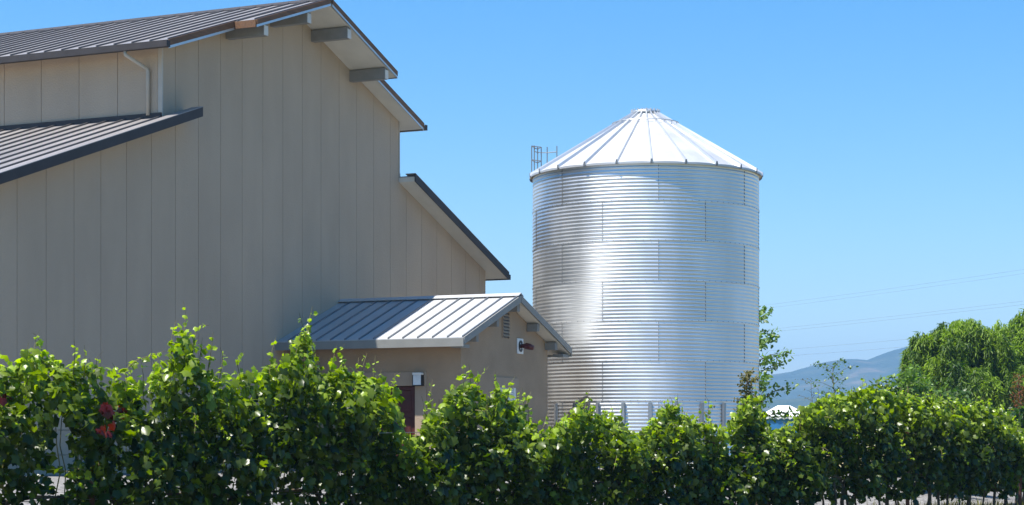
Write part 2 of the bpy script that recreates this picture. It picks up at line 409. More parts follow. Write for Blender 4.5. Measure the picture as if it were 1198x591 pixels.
for k in range(2):
    ya = -DB+.012+k*1.095; d = MB().box(A0+.07, A0+.115, ya, ya+1.075, -.08, DH-.015).build('door', 'door_red', shed, shed_o, bevel=.005)
    for q in range(3):
        MB().box(A0+.055, A0+.0695, ya+.14, ya+.935, .12+q*.66, .66+q*.66).build('door_panel', 'door_red', d, shed_o, bevel=.012)
    hy = ya+(1.0 if k == 0 else .075)
    MB().tube([(A0+.0, hy, .95), (A0+.0, hy, 1.2)], .014).build('handle', 'black', d, shed_o)
# roof
for sg in (-1, 1):
    xe = SU+sg*SHW
    r = roof_piece(shed, shed_o, SU, SZR, xe, sz(xe), -SN, -.018, 'shed_roof', 'shed_seam', deck=.14, pitch=.41, first=-SN+.0, seam_h=.04, seam_w=.03)
    MB().box(min(xe, xe+sg*.03), max(xe, xe+sg*.03), -SN-.04, -.018, sz(xe)-.05, sz(xe)+.15).build('fascia', 'shed_fascia', r, shed_o)
    rake(r, shed_o, SU+sg*.01, sz(SU+.01), xe, sz(xe), -SN-.031, .0, .178, 'shed_fascia')
    for off in (1.22, 2.38):
        u = SU+sg*off
        MB().box(u-.07, u+.07, -SN+.02, -AN-.002, sz(u)-.20-.03, sz(u)-.034).build('lookout_beam', 'lookout', shed, shed_o, bevel=.005)
    u = SU+sg*3.02
    MB().box(u-.2, u+.2, -SN+.02, -AN-.002, sz(u)-.16, sz(u)-.08).build('eave_return', 'shed_fascia', shed, shed_o)
MB().box(SU-.08, SU+.08, -SN+.02, -AN-.002, SZR-.24, SZR-.04).build('ridge_beam', 'lookout', shed, shed_o, bevel=.005)
MB().prism([(SU-.16, SZR+.212-SS*.16), (SU, SZR+.214), (SU+.16, SZR+.212-SS*.16), (SU+.16, SZR+.226-SS*.16), (SU, SZR+.245), (SU-.16, SZR+.226-SS*.16)], -SN-.05, -.018).build('ridge_cap', 'shed_roof', shed, shed_o)
# louvred vent
v = MB().box(7.80, 8.16, -AN-.012, -AN-.002, 3.37, 4.0).build('vent', 'black', gw, shed_o)
for k in range(7):
    z = 3.40+k*.086
    MB().prism([(-AN-.05, z), (-AN-.014, z+.045), (-AN-.014, z+.06), (-AN-.05, z+.015)], 7.815, 8.145, 'x').build('louvre', 'trim_tan', v, shed_o)
for x0, x1 in ((7.775, 7.80), (8.16, 8.185)): MB().box(x0, x1, -AN-.035, -AN-.002, 3.36, 4.01).build('vent_frame', 'trim_tan', v, shed_o)
# window
wn = MB().box(7.5, 8.5, -AN-.01, -AN-.002, .92, 2.1).build('window', 'blind', shed, shed_o)
for k in range(22): MB().box(7.57, 8.43, -AN-.014, -AN-.0102, .98+k*.05, 1.012+k*.05).build('blind_slat', 'white', wn, shed_o)
MB().box(7.36, 8.70, -AN-.045, -AN-.002, 2.1, 2.35).build('window_head', 'trim_tan', wn, shed_o, bevel=.006)
for x0, x1 in ((7.38, 7.5), (8.56, 8.68)): MB().box(x0, x1, -AN-.035, -AN-.002, .8, 2.098).build('window_jamb', 'trim_tan', wn, shed_o, bevel=.006)
for x0, x1 in ((7.502, 7.56), (8.44, 8.558)): MB().box(x0, x1, -AN-.028, -AN-.0105, .92, 2.098).build('window_frame', 'white', wn, shed_o)
MB().box(7.36, 8.70, -AN-.06, -AN-.002, .74, .798).build('window_sill', 'trim_tan', wn, shed_o)
# wall lamps either side of the door
def lamp(n0, label):
    u = A0-.035
    o = bw(u, n0, 2.25)
    L = thing('wall_lamp', label, 'lamp', o, BROT, 'wall lamps beside the shed door')
    MB().box(-.02, -.0, -.13, .13, -.17, .17).build('back_plate', 'black', L)
    MB().box(-.13, -.022, -.115, .115, -.15, .10).build('lamp_glass', 'frost', L, bevel=.008)
    MB().box(-.14, -.021, -.13, .13, .102, .16).build('lamp_hood', 'white', L, bevel=.006)
    for y in (-.122, .122): MB().box(-.138, -.021, y-.007, y+.007, -.165, .10).build('lamp_rim', 'black', L)
    MB().box(-.138, -.021, -.114, .114, -.168, -.152).build('lamp_base', 'black', L)
lamp(3.84, 'square white wall lamp on the door jamb nearest the shed corner')
lamp(1.38, 'square white wall lamp on the door jamb nearest the barn')
# alarm horn on the gable
al = thing('alarm_horn', 'dark red alarm horn on a white back plate under the shed gable', 'alarm horn', bw(8.84, AN+.002, 3.19), BROT)
MB().box(-.18, .18, -.03, -.0, -.2, .2).build('back_plate', 'white', al, bevel=.006)
MB().prism([(.12*math.cos(a), .15*math.sin(a)) for a in np.linspace(.6, 5.7, 16)] + [(.075*math.cos(a), .10*math.sin(a)) for a in np.linspace(5.7, .6, 16)], -.05, -.031).build('ring', 'black', al)
MB().tube([(0, -.031, 0), (0, -.16, .005), (0, -.18, .005), (.0, -.30, -.02), (0, -.40, -.05)], [.055, .055, .085, .08, .06], 12).build('horn', 'horn_red', al, smooth=True)

# ------------------------------------------------------------------ silo
SX, SY, SR = 3.82, 57.0, 3.225
S_EAVE = 7.6+CAMZ; RH = 1.085
silo = thing('grain_silo', 'tall round corrugated galvanised steel grain silo with conical ribbed roof', 'silo', (SX, SY, PAD))
ez = S_EAVE-PAD
NS = 7; DA_ = 2*math.pi/NS
def sheet_mesh(h, ncor, name):
    cols, per = 20, 10; rows = ncor*per
    v = []
    for j in range(rows+1):
        z = h*j/rows
        w = .0056*math.sin(2*math.pi*j/per)
        for i in range(cols+1):
            q = i/cols; a = q*(DA_+.016)
            r = SR + w + .006*q + .0015*(1-j/rows)
            v.append((r*math.sin(a), -r*math.cos(a), z))
    n = cols+1
    f = [(j*n+i, j*n+i+1, (j+1)*n+i+1, (j+1)*n+i) for j in range(rows) for i in range(cols)]
    me = bpy.data.meshes.new(name); me.from_pydata(v, [], f); me.materials.append(M['silo'])
    me.polygons.foreach_set('use_smooth', [True]*len(f)); return me
full = sheet_mesh(RH, 11, 'wall_sheet'); low_h = ez-7*RH-.02
low = sheet_mesh(low_h, 7, 'wall_sheet_base')
def strip_mesh(h):
    b = MB(); a = DA_+.008; c, s_ = math.sin(a), -math.cos(a); tx, ty = math.cos(a), math.sin(a)
    r0, r1 = SR-.002, SR+.0165
    for k in range(int(h/.0986*1)):
        z = .05+k*.0986; pts = []
        for rr in (r0, r1):
            for dd in (-.005, .005): pts.append((c*rr+tx*dd, s_*rr+ty*dd))
        b.prism([pts[0], pts[1], pts[3], pts[2]], z-.03, z+.035, 'z')
    return b.mesh('seam_bolts', 'silo_dark')
sm_full, sm_low = strip_mesh(RH), strip_mesh(low_h)
seam0 = R(-25.5)
for k in range(8):
    z = ez-(k+1)*RH if k < 7 else .02
    for i in range(NS):
        a = (R(2.0) if k % 2 == 0 else seam0) + i*DA_
        o = obj('wall_sheet', full if k < 7 else low, silo, (0, 0, z), (0, 0, a))
        obj('seam_bolts', sm_full if k < 7 else sm_low, o)
# bolt heads along each horizontal lap
bb = MB()
for i in range(100):
    a = 2*math.pi*i/100; r = SR+.02; c, s_ = math.cos(a), math.sin(a)
    q = [(c*(r+d)-s_*e, s_*(r+d)+c*e) for d, e in ((-.01, -.007), (-.01, .007), (.003, .007), (.003, -.007))]
    bb.prism(q, -.007, .007, 'z')
bme = bb.mesh('bolt_row', 'silo_dark')
for k in range(1, 8):
    tag(obj('bolt_row', bme, silo, (0, 0, ez-k*RH+.03), (0, 0, .02*k)), kind='stuff')
# stiffener posts on the lower rings
sme = MB()
for x0, x1, y0, y1 in ((-.06, -.03, 0, .02), (.03, .06, 0, .02), (-.036, -.022, .0, .06), (.022, .036, .0, .06), (-.036, .036, .050, .064)):
    sme.box(x0, x1, -(SR+.02+y1), -(SR+.02+y0), .02, 2.56-PAD)
sme = sme.mesh('stiffener', 'stiff')
for i in range(28): obj('stiffener', sme, silo, None, (0, 0, R(-1.5)+i*2*math.pi/28))
MB().lathe([(3.2, .02), (3.55, .02), (3.6, -.03), (3.6, -.4)], 64).build('foundation', 'concrete', silo, smooth=False)
# conical roof: panels with raised ribs
NP = 22; RE, RT, RISE = 3.32, .36, 1.80
sl_ = RISE/(RE-RT); pa = 2*math.pi/NP
def rz_(r): return ez-.04+(RE-r)*sl_
pm = MB(); o = len(pm.v)
rows, cols = 6, 6
for j in range(rows+1):
    r = RE+(RT-RE)*j/rows
    for i in range(cols+1):
        a = -pa/2+pa*i/cols
        pm.v.append((r*math.sin(a), -r*math.cos(a), rz_(r)+.012*math.cos(math.pi*(i/cols-.5))*r/RE))
for j in range(rows):
    for i in range(cols): n = cols+1; pm.f.append((j*n+i, j*n+i+1, (j+1)*n+i+1, (j+1)*n+i))
for i in range(cols):                            # turned-down drip edge at the eave
    pass
b0 = len(pm.v)
for i in range(cols+1):
    a = -pa/2+pa*i/cols; pm.v.append((RE*math.sin(a), -RE*math.cos(a), rz_(RE)-.05))
for i in range(cols): pm.f.append((i, b0+i, b0+i+1, i+1))
pme = pm.mesh('roof_panel', 'silo_roof', smooth=False)
rb = MB()
rv = []
for j in range(5):
    r = RE+.015+(RT+.05-RE)*j/4; w = .05*(.55+.45*r/RE); h = .085
    rv += [(-w, -r, rz_(r)-.01), (-w*.45, -r, rz_(r)+h), (w*.45, -r, rz_(r)+h), (w, -r, rz_(r)-.01)]
rb.v = rv
for j in range(4):
    for i in range(3): rb.f.append((j*4+i, j*4+i+1, (j+1)*4+i+1, (j+1)*4+i))
rb.f.append((0, 1, 2, 3)); rb.f.append((19, 18, 17, 16))
rme = rb.mesh('roof_rib', 'silo_rib')
cme = MB().box(-.02, .02, -RE-.025, -RE+.02, rz_(RE)-.045, rz_(RE)+.075).mesh('eave_clip', 'silo_dark')
for i in range(NP):
    a = i*pa + R(-1)
    q = obj('roof_panel', pme, silo, None, (0, 0, a+pa/2))
    rbo = obj('roof_rib', rme, q, None, (0, 0, -pa/2)); obj('eave_clip', cme, q, None, (0, 0, -pa/2))
cap = MB().lathe([(.0, rz_(RT)+.16), (.2, rz_(RT)+.15), (.40, rz_(RT)+.09), (.42, rz_(RT)+.05), (.40, rz_(RT)+.03), (.36, rz_(RT)-.02)], 32).build('roof_cap', 'galv_trim', silo)
for i in range(20):
    a = 2*math.pi*i/20
    MB().tube([(.40*math.cos(a), .40*math.sin(a), rz_(RT)+.03), (.40*math.cos(a), .40*math.sin(a), rz_(RT)+.135)], .022, 5).build('cap_lug', 'silo_roof', cap)
rr = .95
MB().tube([(rr*math.sin(a), -rr*math.cos(a), rz_(rr)+.10) for a in np.linspace(0, 2*math.pi, 49)], .014, 5).build('roof_ring', 'galv_trim', silo)
# ladder with cage at the eave
lc = MB(); bars = [(-3.25, .62), (-3.17, 1.0), (-3.07, 1.25), (-2.97, .85), (-2.79, 1.3), (-2.51, 1.1)]
cage = MB()
tp = ez+.98
for i, (x, y) in enumerate(bars):
    r = math.hypot(x, y); zb = rz_(min(r, RE))+.01
    MB().tube([(x, y, zb), (x, y, tp+(.05 if i % 3 else -.03))], .017, 5).build('rail_post', 'shed_seam', silo)
for pts, z in (((0, 1, 2, 3, 0), tp-.02), ((1, 2, 4, 5), tp-.12), ((0, 1, 2, 3, 0), tp-.42)):
    MB().tube([(bars[i][0], bars[i][1], z) for i in pts], .014, 5).build('rail', 'shed_seam', silo)
for a in (R(150), R(156)):
    MB().tube([(-(SR+.16)*math.sin(a), -(SR+.16)*math.cos(a), .3), (-(SR+.16)*math.sin(a), -(SR+.16)*math.cos(a), tp-.1)], .018, 5).build('ladder_rail', 'galv_trim', silo)
rung = MB().tube([(-(SR+.16)*math.sin(R(150)), -(SR+.16)*math.cos(R(150)), 0), (-(SR+.16)*math.sin(R(156)), -(SR+.16)*math.cos(R(156)), 0)], .011, 5).mesh('ladder_rung', 'galv_trim')
for k in range(28): obj('ladder_rung', rung, silo, (0, 0, .5+k*.3))

# ------------------------------------------------------------------ leaves
def outline_mesh(pts, centre, cup):
    v = [(centre[0], centre[1], .0)] + [(x, y, -cup*((x-centre[0])**2*1.4+(y-centre[1])**2*.6)) for x, y in pts]
    n = len(pts); f = [(0, i+1, (i+1) % n+1) for i in range(n)]
    return np.array(v), np.array(f)
GRAPE = [(0, .02), (.2, -.14), (.44, -.02), (.40, .22), (.56, .46), (.30, .60), (.0, .92), (-.30, .60), (-.56, .46), (-.40, .22), (-.44, -.02), (-.2, -.14)]
GRAPE_V, GRAPE_F = outline_mesh(GRAPE, (0, .32), .55)
OVAL_V, OVAL_F = outline_mesh([(0, 0), (.26, .3), (.22, .68), (0, 1), (-.22, .68), (-.26, .3)], (0, .45), .5)
SLIM_V, SLIM_F = np.array([(0, 0, 0), (.11, .4, .02), (0, 1, -.12), (-.11, .4, .02)], float), np.array([(0, 1, 2), (0, 2, 3)])
def frames(nrm, tipd):
    z = nrm/np.linalg.norm(nrm, axis=1, keepdims=True)
    y = tipd-(tipd*z).sum(1, keepdims=True)*z; y /= np.linalg.norm(y, axis=1, keepdims=True)+1e-9
    return np.cross(y, z), y, z
def leaves_mesh(name, m, pos, nrm, tipd, size, tone, V, F):
    x, y, z = frames(nrm, tipd); n = len(pos); k = len(V)
    P = pos[:, None] + size[:, None, None]*(V[None, :, 0:1]*x[:, None]+V[None, :, 1:2]*y[:, None]+V[None, :, 2:3]*z[:, None])
    me = bpy.data.meshes.new(name); nf = len(F)
    idx = (F[None]+np.arange(n)[:, None, None]*k).reshape(-1)
    me.vertices.add(n*k); me.vertices.foreach_set('co', P.reshape(-1))
    me.loops.add(n*nf*3); me.loops.foreach_set('vertex_index', idx)
    me.polygons.add(n*nf); me.polygons.foreach_set('loop_start', np.arange(0, n*nf*3, 3)); me.polygons.foreach_set('loop_total', np.full(n*nf, 3))
    me.polygons.foreach_set('use_smooth', np.ones(n*nf, bool))
    me.update(calc_edges=True); me.validate()
    a = me.attributes.new('tone', 'FLOAT', 'POINT'); a.data.foreach_set('value', np.repeat(tone, k))
    me.materials.append(M[m]); return me
def rand_dir(n):
    v = rng.normal(size=(n, 3)); return v/np.linalg.norm(v, axis=1, keepdims=True)

# ------------------------------------------------------------------ vine row
PROF = [(-1.53, 2.32), (0.0, 2.33), (0.22, 2.43), (0.5, 2.53), (0.9, 2.4), (1.13, 2.36), (1.48, 2.37), (1.73, 2.24), (1.91, 2.15), (2.23, 2.4), (2.42, 2.72), (2.55, 2.93), (2.68, 2.72), (2.87, 2.42), (3.14, 2.27), (3.41, 2.38), (3.83, 2.46), (4.08, 2.56), (4.28, 2.74), (4.48, 2.9), (4.66, 2.74), (4.78, 2.32), (4.93, 2.43), (5.08, 2.52), (5.62, 2.34), (6.05, 2.24), (6.15, 2.0), (6.36, 1.62), (6.55, 1.62), (6.8, 1.97), (7.28, 2.27), (7.63, 2.37), (7.99, 2.2), (8.36, 2.27), (8.64, 2.12), (9.02, 1.82), (9.31, 1.74), (9.7, 1.95), (10.11, 2.13), (10.31, 2.02), (10.94, 2.03), (11.09, 1.84), (11.48, 1.72), (11.93, 1.98), (12.38, 2.18), (12.73, 2.06), (13.2, 1.86), (13.93, 1.87), (14.44, 2.29), (14.69, 2.36), (15.08, 2.02), (15.34, 1.74), (15.88, 1.89), (16.29, 2.11), (16.86, 2.26), (18.03, 2.43), (18.63, 2.52), (19.58, 2.38), (20.56, 2.37), (21.94, 2.3), (23.77, 2.21), (24.39, 2.05), (24.75, 1.79)]
ps, pz = np.array([a for a, b in PROF]), np.array([b for a, b in PROF])
pz = pz - .06*((ps > 8.8) & (ps < 15.6)&(pz < 2.1))
def top_at(s): return np.interp(s, ps, pz)
def lobe(s): return np.interp(s, [0, 8, 16, 24], [.73, 1.2, 1.65, 2.05])     # how the lobes of the canopy lie across the row
def row_pt(s, w, z): return np.stack([P0.x+RD.x*s+RN.x*w, P0.y+RD.y*s+RN.y*w, z], -1)
# clump field: leafy masses and hollows
cl = [(rng.uniform(-2, 25.2), rng.uniform(.5, 2.4), rng.uniform(.13, .36), rng.uniform(-1.2, 1.2)) for _ in range(420)]
def clump(s, z):
    out = np.zeros_like(s)
    for a, b, r, w in cl: out += w*np.exp(-((s-a)**2+(z-b)**2)/(r*r))
    return out
NL = 47000
s = rng.uniform(-1.9, 24.9, NL); w01 = rng.uniform(-1, 1, NL); w01 = np.sign(w01)*np.abs(w01)**.45
tp_ = top_at(s+lobe(s)*w01*.25)
bot = .44+.08*np.clip((s-13)/4, 0, 1)+.08*np.sin(s*3.1)+.07*np.sin(s*7.7+1) + .3*np.clip((s-24.0)/.8, 0, 1)
q = rng.uniform(0, 1, NL)**.85; z = bot+(tp_-bot)*q
cv = clump(s, z)
dz = tp_-z
half = (.34+.25*np.clip(cv, -1.5, 1.6))*np.clip(dz/.45, .2, 1)**.7*(1.12-.30*np.clip((dz-.5)/1.0, 0, 1))
half = np.clip(half, .08, .75)
w = w01*half; tp_ = top_at(s+lobe(s)*w)
keep = (rng.uniform(0, 1, NL) < np.clip(.85+.4*cv, .22, 1)) & (z < tp_-.05+.045*rng.normal(size=NL))
def gap(sc, zc, rs, rz): return ((s+lobe(s)*w-sc)/rs)**2+((z-zc)/rz)**2 < 1
keep &= ~gap(.80, 1.36, .15, .45) & ~gap(14.02, 1.42, .10, .2) & ~gap(2.0, 1.98, .10, .16) & ~gap(9.15, 1.62, .1, .12)
s, z, w, q, half = s[keep], z[keep], w[keep], q[keep], half[keep]
n = len(s)
pos = row_pt(s, w, z)
side = np.sign(w)[:, None]*np.array([RN.x, RN.y, 0])[None]
upk = .22+.55*np.clip(1-(top_at(s+lobe(s)*w)-z)/.5, 0, 1)
nrm = side*(.35+.55*np.abs(w/half))[:, None] + np.array([[0, 0, 1.]])*upk[:, None] + rand_dir(n)*.95
tipd = np.array([0, 0, -1.])[None] + side*.35 + rand_dir(n)*.7
size = rng.uniform(.055, .15, n)
tone = np.clip(rng.normal(.17, .12, n) + (rng.uniform(0, 1, n) < .05)*.3 + .72*np.clip(1-(top_at(s+lobe(s)*w)-z)/.66, 0, 1)**.75*rng.uniform(.3, 1.05, n), 0, .95)  # top band brightened as painted sun, lower leaves kept dark; partly leaf age
size *= np.where(tone > .55, .8, 1)
red = ((np.hypot((s-1.46)/.075, (z-1.86)/.07) < 1) | (np.hypot((s-1.42)/.08, (z-1.66)/.06) < 1) | (np.hypot((s-.0)/.06, (z-1.96)/.06) < 1)) & (w > 0)
tone[red] = rng.uniform(1.06, 1.2, red.sum())
VS = [0.0+1.6*k for k in range(16)]
VL = ['dense grapevine with crimson leaf at the open gap before the barn wall', 'grapevine with two crimson leaf patches below the tan barn wall',
      'grapevine whose tall leafy spire rises before the barn wall', 'tall grapevine with yellow-green mounded tuft reaching the shed roof eave',
      'grapevine with twin low tips before the dark red shed door', 'broad domed grapevine with a slanting shoot at the shed corner',
      'low grapevine between the shed window and the silo', 'grapevine with pointed top before the left shoulder of the silo base',
      'round topped grapevine before the middle of the silo base', 'grapevine with sharp leafy peak at the silo edge beside the brown sapling',
      'grapevine beside the gap that shows the white canopy', 'high even grapevine below the sparse young tree',
      'tallest hedge-like grapevine below the wooded hills', 'grapevine below the drooping willow', 'grapevine with bare trunk before the bright willow',
      'last grapevine of the row beside the rusty end stake']
near = np.argmin(np.abs(s[:, None]-np.array(VS)[None]), 1)
depth = pos[:, 1]
# the leaves that show largest become single leaves; the rest is joined foliage
unit = {}
for nm, tn in (('old', .12), ('mid', .3), ('new', .55), ('young', .85), ('red', 1.12)):  # names follow tone, which mixes leaf age with painted top light
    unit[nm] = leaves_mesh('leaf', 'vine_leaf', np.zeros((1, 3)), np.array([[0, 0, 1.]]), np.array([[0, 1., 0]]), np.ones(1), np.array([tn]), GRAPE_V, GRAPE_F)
def place_leaf(i, parent, P, nr, td, sz_, tn, pl):
    x, y, zz = frames(nr[i:i+1], td[i:i+1])
    m4 = Matrix(((x[0][0], y[0][0], zz[0][0], P[i][0]-pl[0]), (x[0][1], y[0][1], zz[0][1], P[i][1]-pl[1]), (x[0][2], y[0][2], zz[0][2], P[i][2]-pl[2]), (0, 0, 0, 1)))
    nm = 'red' if tn[i] > 1 else 'young' if tn[i] > .7 else 'new' if tn[i] > .42 else 'mid' if tn[i] > .2 else 'old'
    o = bpy.data.objects.new('leaf', unit[nm]); COL.objects.link(o); o.parent = parent
    o.matrix_local = m4 @ Matrix.Scale(sz_[i], 4)
vines = []
for k, s0 in enumerate(VS):
    gz = 0.0
    base = Vector(row_pt(np.array(s0), np.array(0.), np.array(0.)))
    V = thing('grape_vine', VL[k], 'grapevine', base, 0, 'grapevines along the row')
    vines.append(V)
    pl = np.array(base)
    def rel(sx, wx, zx): return tuple(row_pt(np.array(sx), np.array(wx), np.array(zx))-pl)
    tr = [rel(s0+.03*math.sin(i*1.3+k), .03*math.cos(i*1.7+k), -.03+i*.16) for i in range(6)]
    MB().tube(tr, [.05, .042, .038, .036, .036, .032], 7).build('trunk', 'bark', V, smooth=True)
    for j_ in range(3):
        a0 = s0+(-.52, .38, .66)[j_]+random.uniform(-.1, .1); b0_ = random.uniform(-.12, .12)
        if abs(a0-.8) < .3: continue
        MB().tube([rel(a0+.05*math.sin(i*1.1+j_+k), b0_, -.03+i*.17) for i in range(6)], [random.uniform(.016, .03)]*6, 6).build('sucker', 'bark', V, smooth=True)
    for sg in (-1, 1):
        MB().tube([rel(s0, 0, .74), rel(s0+sg*.12, .01, .88), rel(s0+sg*.45, .02, .91), rel(s0+sg*.80, 0, .90)], [.032, .028, .022, .016], 6).build('cordon', 'bark', V, smooth=True)
    for c_ in range(7):
        a = s0-.75+c_*.25+random.uniform(-.06, .06); t_ = float(top_at(a)); pts = []
        wv = random.uniform(-.15, .15); dr = random.uniform(-.15, .15)
        for i in range(6):
            qq = i/5; pts.append(rel(a+dr*qq+.04*math.sin(i*2+c_), wv*math.sin(qq*3), .9+(t_-.12-.9)*qq))
        MB().tube(pts, [.008, .007, .006, .005, .004, .003], 5).build('cane', 'cane', V)
    idx = np.where(near == k)[0]
    score = (w[idx]/half[idx]) + .8*q[idx] + rng.uniform(-.3, .3, len(idx)) + (tone[idx] > 1)*3
    order = idx[np.argsort(-score)]
    cnt = int(np.interp(depth[order].mean(), [20, 42], [190, 80]))
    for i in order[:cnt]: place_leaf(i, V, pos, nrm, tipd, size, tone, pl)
    rest = order[cnt:]
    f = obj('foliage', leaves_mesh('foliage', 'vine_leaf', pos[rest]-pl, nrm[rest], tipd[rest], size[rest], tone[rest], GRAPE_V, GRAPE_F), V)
    tag(f, kind='stuff')
# young shoots standing out of the top
def shoot(pts, k, lsz=.10, step=.07, tn0=.45, r0=.006):
    V = vines[k]; pl = np.array(V.location)
    P = [np.array(row_pt(np.array(a), np.array(b), np.array(c_))) for a, b, c_ in pts]
    # resample
    L = [0]
    for a, b in zip(P, P[1:]): L.append(L[-1]+np.linalg.norm(b-a))
    m_ = max(4, int(L[-1]/step)); tt = np.linspace(0, L[-1], m_)
    Q = np.stack([np.interp(tt, L, [p_[i] for p_ in P]) for i in range(3)], -1)
    MB().tube([tuple(x-pl) for x in Q], list(np.linspace(r0, .002, m_)), 5).build('shoot', 'cane', V)
    nn = (m_-1)*2; qq = np.repeat(np.linspace(0, 1, m_-1), 2)
    pp = np.repeat(Q[:-1], 2, 0)+rng.normal(size=(nn, 3))*.028*(1-.5*qq)[:, None]
    nr = rand_dir(nn)*.8+np.array([0, 0, .6]); td = rand_dir(nn)+np.array([0, 0, -.3])
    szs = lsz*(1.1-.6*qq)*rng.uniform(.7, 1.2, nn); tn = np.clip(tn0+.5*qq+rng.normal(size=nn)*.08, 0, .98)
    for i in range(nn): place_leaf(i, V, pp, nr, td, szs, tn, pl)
def kof(a): return int(np.argmin(np.abs(np.array(VS)-a)))
for pts in ([(2.50, .0, 2.3), (2.53, .02, 2.75), (2.58, .0, 2.95), (2.56, -.02, 3.12)], [(2.56, .1, 2.5), (2.66, .1, 2.8), (2.72, .1, 2.86), (2.84, .1, 2.85)],
            [(.52, .05, 2.3), (.50, .05, 2.5), (.46, .05, 2.62), (.36, .08, 2.66)], [(1.6, .1, 2.3), (1.75, .12, 2.42), (1.9, .14, 2.46), (2.12, .16, 2.53)],
            [(1.30, .0, 2.2), (1.26, .02, 2.42), (1.33, .05, 2.50)], [(4.40, .1, 2.6), (4.46, .1, 2.9), (4.52, .1, 3.0)], 
            [(3.0, .1, 2.2), (3.05, .12, 2.5), (2.98, .14, 2.6)], [(3.35, .1, 2.2), (3.25, .12, 2.48), (3.38, .14, 2.56)], [(5.1, .1, 2.3), (5.05, .12, 2.52), (5.0, .12, 2.66), (5.08, .12, 2.72)],
            [(6.05, .1, 2.1), (6.0, .12, 2.32), (6.1, .14, 2.40)], [(5.7, .1, 2.2), (5.75, .12, 2.42)], [(7.5, .1, 2.2), (7.7, .12, 2.38), (7.85, .14, 2.52)],
            [(8.3, .1, 2.1), (8.36, .12, 2.32), (8.42, .14, 2.40)], [(8.7, .1, 2.0), (8.8, .12, 2.2)], [(10.1, .1, 2.0), (10.12, .12, 2.22), (10.2, .1, 2.27)],
            [(9.1, .1, 1.7), (9.2, .12, 1.95)], [(12.4, .1, 2.0), (12.42, .1, 2.24)], [(14.6, .1, 2.2), (14.64, .1, 2.48)], [(16.9, .1, 2.1), (16.95, .1, 2.42)],
            [(18.6, .1, 2.4), (18.7, .1, 2.66)], [(19.6, .0, 2.2), (19.7, .0, 2.5)], [(13.2, .1, 1.7), (13.25, .12, 2.12), (13.2, .1, 2.2)]):
    shoot(pts, kof(pts[0][0]))
for _ in range(120):
    a = rng.uniform(-1.2, 24.2); t_ = float(top_at(a)); dx = rng.uniform(-.12, .12); h = rng.uniform(.06, .38)*(1 if a < 8.8 else .4 if a < 15.8 else .75); ww = rng.uniform(-.12, .2)
    shoot([(a, ww*.6, t_-.18), (a+dx*.4, ww, t_+h*.3), (a+dx, ww*1.1, t_+h*.8)], kof(a), lsz=.1)
# hanging tendril shoots on the near face
for _ in range(30):
    a = rng.uniform(-.8, 23.5); z0 = rng.uniform(1.2, 2.0)
    shoot([(a, .35, z0), (a+rng.uniform(-.1, .1), .55, z0-.02), (a+rng.uniform(-.2, .2), .62, z0-.25)], kof(a), lsz=.1, tn0=.25)

# leaves already turned red on two vines
for sc_, zc_, nr_, kv in ((1.06, 1.87, 6, 1), (1.02, 1.66, 5, 1), (-.36, 1.97, 3, 0)):
    P_ = row_pt(sc_+rng.uniform(-.07, .07, nr_), .46+rng.uniform(-.05, .05, nr_), zc_+rng.uniform(-.06, .06, nr_))
    N_ = np.array([[RN.x, RN.y, .3]])+rand_dir(nr_)*.5; T_ = np.array([[0, 0, -1.]])+rand_dir(nr_)*.5
    for i in range(nr_): place_leaf(i, vines[kv], P_, N_, T_, rng.uniform(.08, .12, nr_), np.full(nr_, 1.12), np.array(vines[kv].location))

# stakes and trellis wires of the row
gl = ['rusty end stake at the far end of the vine row', 'rusty stake inside the vines below the willow', 'rusty stake hidden in the vines before the silo', 'rusty stake hidden in the vines before the shed', 'rusty stake in the vines before the barn wall']
for k, (sv, h) in enumerate(((24.62, 1.75), (19.9, 1.7), (13.5, 1.6), (7.1, 1.7), (1.2, 1.7))):
    b = Vector(row_pt(np.array(sv), np.array(.03), np.array(0.)))
    o = MB().prism([(-.03, -.03), (.03, -.03), (.03, -.022), (-.022, -.022), (-.022, .03), (-.03, .03)], -.1, h, 'z').build('trellis_stake', 'stake')
    o.location = b; tag(o, gl[k], 'stake', 'stakes of the vine row')
for zz, nm in ((.86, 'lowest wire of the vine trellis along the trunks'), (1.35, 'middle wire of the vine trellis inside the leaves'), (1.62, 'top wire of the vine trellis inside the leaves')):
    o = MB().tube([tuple(row_pt(np.array(a), np.array(.04), np.array(zz+.01*math.sin(a*2)))) for a in np.linspace(-1.6, 24.6, 40)], .004, 4).build('trellis_wire', 'wire')
    tag(o, nm, 'wire')

# ------------------------------------------------------------------ trees
def limb_tree(root, base_r, limbs, m='bark', name='trunk'):
    for i, (pts, r) in enumerate(limbs):
        rs = list(np.linspace(r, r*.35, len(pts)))
        MB().tube(pts, rs, 7).build(name if i == 0 else 'limb', m, root, smooth=True)
def at_px(px, py, Y):
    return Vector(((px-599)/2330*Y, Y, (517-py)/2330*Y+CAMZ))

